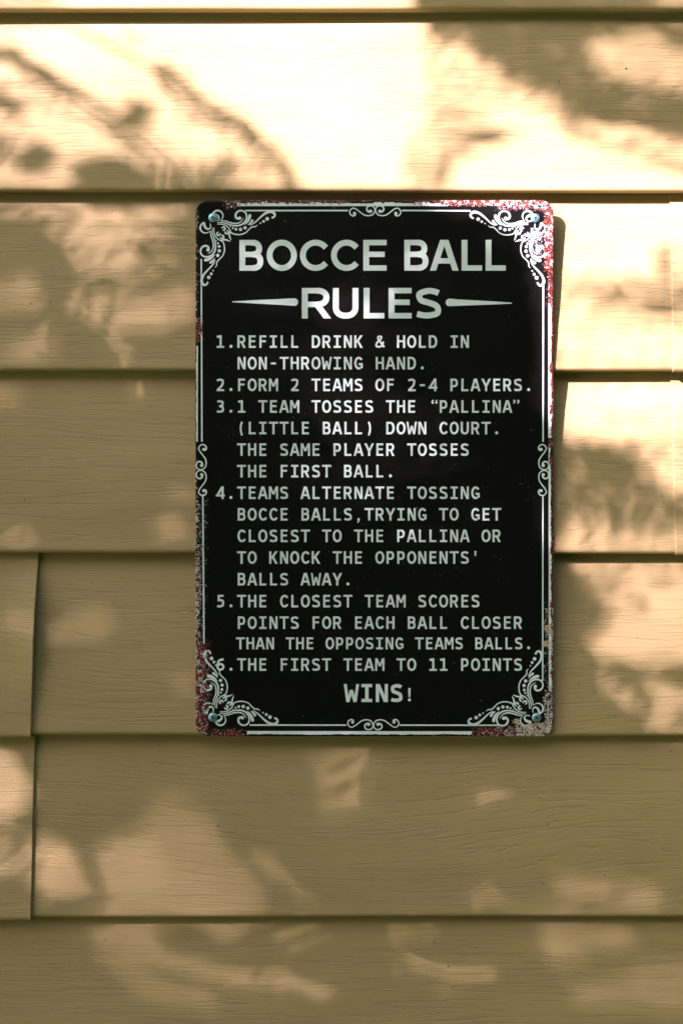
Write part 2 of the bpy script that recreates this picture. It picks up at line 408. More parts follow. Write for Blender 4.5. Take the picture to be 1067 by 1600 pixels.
        P += ribbon(spline([(w * .90, h - t * .62), (w * .66, h - t * .62), (w * .30, h * .78), (w * .04 + t / 2, h * .42), (w * .05 + t / 2, h * .30)], 4), t)
    elif c == '.': P += [disc(w / 2, t * .72, t * .72, 14)]
    elif c == ',': P += [disc(w / 2, t * .62, t * .60, 12)] + ribbon([(w / 2 + t * .15, t * .6), (w / 2 + t * .02, -t * .35), (w / 2 - t * .55, -t * 1.0)], [t * .8, t * .7, t * .4])
    elif c == '-': P += [rect(w * .06, h * .40, w * .94, h * .40 + th * .95)]
    elif c == '(': P += ribbon(ell(w * 1.15, h * .46, w * .85, h * .68, 128, 232, 12), t * .9)
    elif c == ')': P += ribbon(ell(-w * .15, h * .46, w * .85, h * .68, 52, -52, 12), t * .9)
    elif c == '“':
        for x in (.16, .62): P += [disc(w * x + t * .45, h * .80, t * .52, 12)] + ribbon([(w * x + t * .1, h * .80), (w * x + t * .3, h * .93), (w * x + t * .95, h * 1.03)], [t * .75, t * .6, t * .35])
    elif c == '”':
        for x in (.10, .58): P += [disc(w * x + t * .55, h * .96, t * .52, 12)] + ribbon([(w * x + t * .9, h * .96), (w * x + t * .7, h * .83), (w * x + t * .05, h * .73)], [t * .75, t * .6, t * .35])
    elif c == "'": P += [[(w / 2 - t * .30, h * .62), (w / 2 + t * .30, h * .62), (w / 2 + t * .5, h * 1.02), (w / 2 - t * .5, h * 1.02)]]
    elif c == '!': P += [[(w / 2 - t * .34, h * .32), (w / 2 + t * .34, h * .32), (w / 2 + t * .5, h), (w / 2 - t * .5, h)], disc(w / 2, t * .6, t * .6, 12)]
    elif c == '&':
        P += ribbon(spline([(w * .98, h * .02 + t * .2), (w * .66, h * .36), (w * .34, h * .68), (w * .32, h * .86), (w * .48, h - t / 2), (w * .66, h * .86), (w * .58, h * .68), (w * .28, h * .48), (t / 2, h * .26),
                            (w * .16, t * .75), (w * .42, t / 2), (w * .70, h * .16), (w * .88, h * .50)], 4), t * .88)
    return P
WID = dict(A=15.6, B=12.2, C=12.8, D=13.2, E=10.8, F=10.8, G=13.2, H=12.8, I=11.2, K=13.4, L=10.8, M=14.4, N=12.6, O=14.2, P=12.0, R=13.0, S=12.2, T=14.2, U=12.8, W=16.0, Y=15.2)
WID.update({'1': 12.2, '2': 12.2, '3': 11.8, '4': 14.0, '5': 11.6, '6': 12.8, '.': 5, ',': 5, '-': 9, '(': 7, ')': 7, '“': 13, '”': 13, "'": 4, '!': 4, '&': 14.5})
GC = {}
def placed_glyph(c, x0, base, w, h, t, V, F):
    key = (c, round(w, 2), round(h, 2), round(t, 2))
    if key not in GC: GC[key] = union(glyph(c, w, h, t))
    v, f = GC[key]; b = len(V)
    V += [(x0 + x, base - y) for x, y in v]; F += [tuple(b + i for i in q) for q in f]

# ---------------------------------------------------------------- the sign
SY = -.0024                                             # front face of the tin plate
k_ = 1 - .0024 / CAM_D
SX0, SX1, SZ0, SZ1 = 306.5, 863.5, 313.0, 1150.0         # plate outline in photograph pixels
sign = empty('metal_sign', (X(585), SY, Z(1150)))
tag(sign, 'black tin sign with white bocce rules and a chipped rusty border', 'sign')
def SP(px, py, lift=0.):
    """photo pixel -> point on the plate (sign space); the tin is not perfectly flat"""
    u, v = (px - 585) / 279, (py - 731) / 418
    bow = .00035 * math.sin(u * 2.1 + .4) * math.cos(v * 2.6) + .0002 * math.sin(v * 5 + u)
    return ((px - 533.5) * S * k_ - X(585), bow - lift, EYE + (800 - py) * S * k_ - Z(1150))
def bl(a, b, x, s):                                     # soft window a..b
    e = lambda q: 1 / (1 + math.exp(max(min(q, 60), -60)))
    return e(-(x - a) / s) * e((x - b) / s)
def wear_at(x, y):
    W = []                                              # (amount, red, yellow)
    def area(x0, x1, y0, y1, amt, red, yel=0., s=2.5): W.append((amt * bl(x0, x1, x, s) * bl(y0, y1, y, s), red, yel))
    area(345, 378, 305, 328, .62, .55, .35); area(378, 545, 305, 321, .60, .62, .1, 1.5); area(545, 680, 305, 317, .55, .8, 0, 1.2)
    area(640, 690, 305, 325, .6, .62, 0, 3)
    area(685, 880, 300, 322, .95, .60, 0, 2.5); area(770, 880, 300, 330, .72, .42, 0, 3.5)
    area(849, 880, 325, 425, .95, .62, 0, 2.5); area(832, 850, 350, 402, .75, .18, 0, 4); area(855, 880, 420, 475, 1.0, .85, 0, 1.5)
    area(861.3, 880, 470, 1160, .9, 1.0, 0, .7); area(850, 857, 455, 490, .5, .5, .2, 1.5)
    for (yy, a) in ((455, 6), (575, 9), (598, 8), (640, 10), (692, 9), (716, 11), (860, 8), (902, 7), (945, 6)): area(857 + (a < 9) * 1.5, 880, yy - a, yy + a, 1.0, 1.0, 0, 1.2)
    area(845, 880, 935, 1075, .47, .12, 0, 3); area(838, 858, 960, 1060, .30, .05, 0, 4)
    for (xx, yy, q) in ((858, 955, 5), (850, 972, 5), (857, 984, 8), (853, 1006, 7), (861, 1010, 5), (845, 1136, 7), (806, 1128, 6), (780, 1131, 4)): area(xx - q, xx + q, yy - q, yy + q, .8, .05, .9, 1.5)
    area(843, 880, 1075, 1165, .62, .12, .05, 4); area(800, 880, 1128, 1165, .72, .3, .25, 3); area(735, 812, 1133, 1165, .70, .62, .05, 3)
    area(640, 740, 1146, 1165, .5, .7, .1, 1.2); area(385, 640, 1148.5, 1165, .42, .8, .1, 1)
    area(290, 331, 995, 1165, .62, .50, 0, 4); area(290, 322, 1000, 1165, .78, .66, 0, 3); area(318, 386, 1137, 1165, .68, .62, .05, 3)
    area(290, 318, 860, 1010, .62, .36, .1, 3); area(290, 327, 775, 1000, .47, .22, .05, 4); area(290, 313, 770, 870, .6, .3, .1, 2.5)
    area(290, 319, 492, 536, .75, .7, .35, 3); area(290, 312, 450, 500, .5, .3, .2, 2); area(290, 311.5, 325, 470, .52, .4, .15, 1.3); area(290, 309.5, 530, 780, .48, .15, .3, .9)
    area(300, 330, 305, 325, .2, .3, 0, 3)
    t = sum(w for w, *_ in W) or 1e-6; amt = max(w for w, *_ in W)
    return (amt, sum(w * r for w, r, _ in W) / t, sum(w * q for w, _, q in W) / t)
def paint(o, pts):
    ca = o.data.color_attributes.new('wear', 'FLOAT_COLOR', 'POINT')
    for i, (x, y) in enumerate(pts):
        a, r, q = wear_at(x, y); ca.data[i].color = (a, r, q, 1)
def print_part(name, V2, F, lift, label=None):
    """flat print on the enamel"""
    V = [SP(x, y, lift) for x, y in V2]
    G = []
    for f in F:                                          # all facing the viewer (-y)
        a, b, c = (V[i] for i in f[:3])
        n = (Vector(b) - Vector(a)).cross(Vector(c) - Vector(a)); G.append(f if n.y < 0 else f[::-1])
    o = obj(name, V, G, M_WHITE, sign, smooth=False); paint(o, V2)
    if label: o['label'] = label
    return o
# the plate: a gridded face, rolled over a rounded edge to a flat back
NXp, NYp, RC = 186, 279, 19.0
P2, V, F = [], [], []
for j in range(NYp + 1):
    for i in range(NXp + 1):
        x = SX0 + (SX1 - SX0) * i / NXp; y = SZ0 + (SZ1 - SZ0) * j / NYp
        cx = min(max(x, SX0 + RC), SX1 - RC); cy = min(max(y, SZ0 + RC), SZ1 - RC)
        d = math.hypot(x - cx, y - cy)
        if d > RC: x, y = cx + (x - cx) * RC / d, cy + (y - cy) * RC / d
        P2.append((x, y))
W_ = NXp + 1
for j in range(NYp):
    for i in range(NXp): a = j * W_ + i; F.append((a, a + W_, a + W_ + 1, a + 1))
V = [SP(x, y) for x, y in P2]
loop = [i for i in range(NXp + 1)] + [j * W_ + NXp for j in range(1, NYp + 1)] + [NYp * W_ + i for i in range(NXp - 1, -1, -1)] + [j * W_ for j in range(NYp - 1, 0, -1)]
cx0, cy0 = (SX0 + SX1) / 2, (SZ0 + SZ1) / 2
prev = loop
for (o_, dy) in ((.7, .00015), (1.0, .0004), (1.0, .0010), (.3, .0012)):
    cur = []
    for i in loop:
        x, y = P2[i]; cx = min(max(x, SX0 + RC), SX1 - RC); cy = min(max(y, SZ0 + RC), SZ1 - RC)
        nx, ny = x - cx, y - cy; l = math.hypot(nx, ny) or 1
        q = (x + nx / l * o_, y + ny / l * o_); p = SP(*q); cur.append(len(V)); V.append((p[0], p[1] + dy, p[2])); P2.append(q)
    for k in range(len(loop)):
        F.append((prev[k], prev[(k + 1) % len(loop)], cur[(k + 1) % len(loop)], cur[k]))
    prev = cur
F.append(tuple(prev))
plate = obj('tin_plate', V, F, M_BLACK, sign); paint(plate, P2)
bm = bmesh.new(); bm.from_mesh(plate.data); bmesh.ops.recalc_face_normals(bm, faces=bm.faces); bm.to_mesh(plate.data); bm.free()

LT = .00030
# heading
def heading(items, cap, t, base):
    V, F = [], []
    for c, x0, x1 in items: placed_glyph(c, x0, base, x1 - x0, cap, t, V, F)
    print_part('heading_lettering', V, F, LT)
heading([('B', 374, 411.5), ('O', 416.5, 464), ('C', 468.5, 512.5), ('C', 517, 560.5), ('E', 567.5, 604), ('B', 631.5, 669.5), ('A', 671.5, 716.5), ('L', 721, 753), ('L', 758.5, 790)], 48.3, 9.2, 422.6)
heading([('R', 471.5, 517), ('U', 520, 560), ('L', 568, 600.5), ('E', 607, 643), ('S', 649.5, 689)], 47.8, 9.3, 497.3)
for pts, w in (([(363, 471.2), (400, 471.2), (440, 471.4), (460, 471.6)], [1.4, 5.5, 9.5, 11.8]), ([(799.5, 473.4), (765, 473.0), (720, 472.6), (702, 472.3)], [1.4, 5.5, 9.5, 11.8])):
    P = ribbon(pts, w); P.append(disc(*pts[-1], 5.9, 18)); v, f = union(P); print_part('needle_flourish', v, f, LT)
# the rules
CX0, ADV, CAP, TH = 344.3, 16.6, 19.6, 3.35
RULES = [
    [(543.3, "1.REFILL DRINK & HOLD IN"), (577.0, "  NON-THROWING HAND.")],
    [(611.0, "2.FORM 2 TEAMS OF 2-4 PLAYERS.")],
    [(644.8, "3.1 TEAM TOSSES THE “PALLINA”"), (678.5, "  (LITTLE BALL) DOWN COURT."), (712.2, "  THE SAME PLAYER TOSSES"), (745.9, "  THE FIRST BALL.")],
    [(779.7, "4.TEAMS ALTERNATE TOSSING"), (813.4, "  BOCCE BALLS,TRYING TO GET"), (847.1, "  CLOSEST TO THE PALLINA OR"), (881.0, "  TO KNOCK THE OPPONENTS'"), (914.9, "  BALLS AWAY.")],
    [(949.2, "5.THE CLOSEST TEAM SCORES"), (982.9, "  POINTS FOR EACH BALL CLOSER"), (1014.7, "  THAN THE OPPOSING TEAMS BALLS.")],
    [(1048.4, "6.THE FIRST TEAM TO 11 POINTS")]]
for rule in RULES:
    V, F = [], []
    for base, s in rule:
        small = s.startswith("  THAN")
        for i, c in enumerate(s):
            if c == ' ': continue
            cx = CX0 + ADV * i if not small else 375.6 + 15.52 * (i - 2)
            w = WID[c] * (.95 if small else 1); h = CAP * (.95 if small else 1)
            if c in '“”': cx += 2.5 if c == '“' else -2.5
            placed_glyph(c, cx - w / 2, base, w, h, TH * (.95 if small else 1), V, F)
    if rule is RULES[-1]:
        for c, cx in (('W', 549), ('I', 573), ('N', 596.5), ('S', 619.5)):
            w = WID[c] * 1.5; placed_glyph(c, cx - w / 2, 1097.2, w, 28.2, 5.4, V, F)
        placed_glyph('!', 637, 1096.2, 5, 21, 4.0, V, F)
    print_part('rule_lettering', V, F, LT)

# corner filigree, traced once and mirrored; u,v are pixels of a 7.62x enlargement of the first corner
def filigree():
    P = []
    def st(pts, w, n=5, ball=None):
        q = spline(pts, n); P.append((ribbon(q, w), q[-1], ball))
    arm = []
    def a(pts, w, ball=0, n=5): arm.append((pts, w, ball, n))
    a([(338, 298), (395, 301), (440, 318), (490, 330), (545, 328), (588, 305), (612, 262)], [9, 13, 16, 17, 12, 5])
    a([(300, 322), (355, 318), (410, 332), (450, 348), (510, 358), (570, 352), (620, 322), (648, 270), (643, 215), (610, 183), (565, 180), (528, 205), (518, 245), (538, 272), (566, 268)], [7, 13, 15, 18, 20, 20, 18, 22, 26, 28], 21)
    a([(622, 347), (655, 315), (678, 275), (688, 238)], [6, 22, 34, 36], 18)
    a([(665, 347), (695, 328), (718, 298)], [6, 22, 30], 15)
    a([(688, 352), (745, 322), (805, 265), (865, 215), (920, 192), (960, 196), (984, 222), (980, 248), (958, 262)], [8, 16, 22, 28, 34, 30, 22, 22], 13)
    a([(300, 338), (370, 342), (420, 368), (450, 408), (470, 444), (520, 461), (580, 462), (640, 440), (680, 400), (715, 372), (752, 370), (778, 350)], [9, 12, 14, 15, 15, 15, 13, 15, 14, 6])
    a([(456, 412), (444, 460), (450, 494), (466, 532)], [10, 20, 18, 5])
    for cx, cy, o in ((374, 392, 115), (412, 434, 205)): a(ell(cx, cy, 19, 19, o + 65, o + 330, 12), [12, 19, 20, 20, 17], 10, 2)
    a([(215, 332), (222, 368), (200, 398), (168, 388), (150, 360), (142, 330)], [10, 14, 22, 30, 26], 17)
    a([(138, 318), (106, 352), (98, 392), (118, 428), (160, 446), (214, 428)], [16, 22, 22, 18, 14, 6])
    dots = [(457, 368, 7), (487, 386, 12), (524, 400, 17), (577, 402, 20), (632, 383, 20), (813, 328, 10), (852, 306, 17), (895, 276, 22)]
    out = []
    for mir in (0, 1):
        M = (lambda p: (p[1] - 77, p[0] + 80)) if mir else (lambda p: p)
        for pts, w, ball, n in arm:
            q = [M(p) for p in spline(pts, n)]; out += ribbon(q, w)
            if ball: out.append(disc(*q[-1], ball, 14))
        for x, y, r in dots: out.append(disc(*M((x, y)), r, 12))
    return out
FU = union(filigree())
for f_ in (lambda u, v: (300 + u / 7.62, 305 + v / 7.62), lambda u, v: (864.3 - u / 7.62, 305.8 + v / 7.62),
           lambda u, v: (300 + (u + 33) / 7.62, 1010 + (1120 - v) / 7.62), lambda u, v: (865.5 - (u + 33) / 7.62, 1010.6 + (1120 - v) / 7.62)):
    print_part('corner_filigree', [f_(*p) for p in FU[0]], FU[1], .00018)
def small_scroll():
    half = [(232, 318), (240, 342), (206, 356), (168, 332), (160, 282), (205, 240), (262, 258), (320, 302), (380, 342), (450, 353), (512, 332), (540, 275), (522, 222), (475, 203), (428, 220), (416, 262), (442, 292), (474, 286)]
    P = []
    for mir in (0, 1):
        q = spline([(1090 - x, y) if mir else (x, y) for x, y in half], 5)
        P += ribbon(q, [30, 24, 20, 19, 17, 18, 20, 19, 17, 19, 22, 26, 34]) + [disc(*q[0], 24, 14), disc(*q[-1], 26, 14)]
    return union(P)
SU = small_scroll()
for f_ in (lambda u, v: (530 + u / 9.7, 300 + v / 9.7), lambda u, v: (527 + u / 9.7, 1110 + (498 - v) / 9.7),
           lambda u, v: (298.6 + (v - 203) / 9.7 + 8.2, 678.2 + u / 9.7), lambda u, v: (857.2 - (v - 203) / 9.7, 678.2 + u / 9.7)):
    print_part('border_scroll', [f_(*p) for p in SU[0]], SU[1], .00018)
# ruled border: thin inner line and a thicker outer line with a ragged, chipped edge
def rule_line(pts, w): v, f = union(ribbon(pts, w)); print_part('border_line', v, f, .00008)
def dense(a, b, n=24): return [(a[0] + (b[0] - a[0]) * k / n, a[1] + (b[1] - a[1]) * k / n) for k in range(n + 1)]
for a, b in (((383, 328.3), (543.5, 328.3)), ((628, 328.3), (735, 328.8)), ((390, 1133.3), (541, 1133.3)), ((624.5, 1133.3), (785, 1133.5)), ((314.4, 404), (315.6, 690)), ((317, 772), (318.6, 1006)), ((848.6, 436), (848.4, 690)), ((848.2, 774), (847.6, 1064))):
    rule_line(dense(a, b), 2.3)
def ragged(a, b, w0, w1, seed, horizontal):
    r_ = random.Random(seed); n = int(max(abs(b[0] - a[0]), abs(b[1] - a[1])) / 3); P = []; prev = None; o = w1
    for k in range(n + 1):
        if r_.random() < .3: o = r_.uniform(.25, 1) * w1
        x, y = a[0] + (b[0] - a[0]) * k / n, a[1] + (b[1] - a[1]) * k / n
        e = w0 + o + r_.uniform(-.4, .4)
        cur = ((x, y), (x, y + e)) if horizontal else ((x, y), (x + e, y))
        if prev: P.append([prev[0], cur[0], cur[1], prev[1]])
        prev = cur
    v, f = union(P); print_part('border_line', v, f, .00008)
ragged((370, 321.3), (700, 321.5), -3.2, -3.4, 1, True)
ragged((386, 1142.6), (738, 1142.8), 4.2, 1.6, 2, True)
ragged((856.2, 436), (856.5, 684), 3.4, 3.6, 3, False)
ragged((857.0, 692), (857.2, 1080), 2.0, 3.2, 4, False)
ragged((309.4, 540), (309.2, 690), -1.8, -.9, 5, False)

# screws: domed head, topped by a dark cross that paints in the slot's shade
def screw(px, py, rot):
    V, F = [], []; c = SP(px, py, .00035); n = 28; rings = [(2.6, 0), (2.6, .30), (2.45, .55), (2.0, .80), (1.2, .96), (.4, 1.0)]
    for r_, h in rings:
        for k in range(n):
            a = 2 * math.pi * k / n; V.append((c[0] + r_ * .001 * math.cos(a), c[1] - h * .001, c[2] + r_ * .001 * math.sin(a)))
    for i in range(len(rings) - 1):
        for k in range(n): F.append((i * n + k, i * n + (k + 1) % n, (i + 1) * n + (k + 1) % n, (i + 1) * n + k))
    F.append(tuple((len(rings) - 1) * n + k for k in range(n)))
    o = obj('screw', V, F, M_SCREW, sign)
    V, F = [], []; w, l = .40, 1.5
    cross = [(w, w), (w, l), (-w, l), (-w, w), (-l, w), (-l, -w), (-w, -w), (-w, -l), (w, -l), (w, -w), (l, -w), (l, w)]
    for (x, z) in cross:
        d = math.hypot(x, z); h = 1.03 - .155 * (d / 1.4) ** 2
        xr, zr = x * math.cos(rot) - z * math.sin(rot), x * math.sin(rot) + z * math.cos(rot)
        V.append((c[0] + xr * .001, c[1] - h * .001 - .00003, c[2] + zr * .001))
    V.append((c[0], c[1] - .00107, c[2]))
    F = [(k, (k + 1) % 12, 12) for k in range(12)]
    obj('recess_shade', V, F, M_RECESS_SHADE, o, smooth=False)
    bm = bmesh.new(); bm.from_mesh(o.data); bmesh.ops.recalc_face_normals(bm, faces=bm.faces); bm.to_mesh(o.data); bm.free()
for px, py, rot in ((332.8, 339.5, .35), (836, 340.5, .9), (332.8, 1121, .6), (838, 1121.2, .1)): screw(px, py, rot)

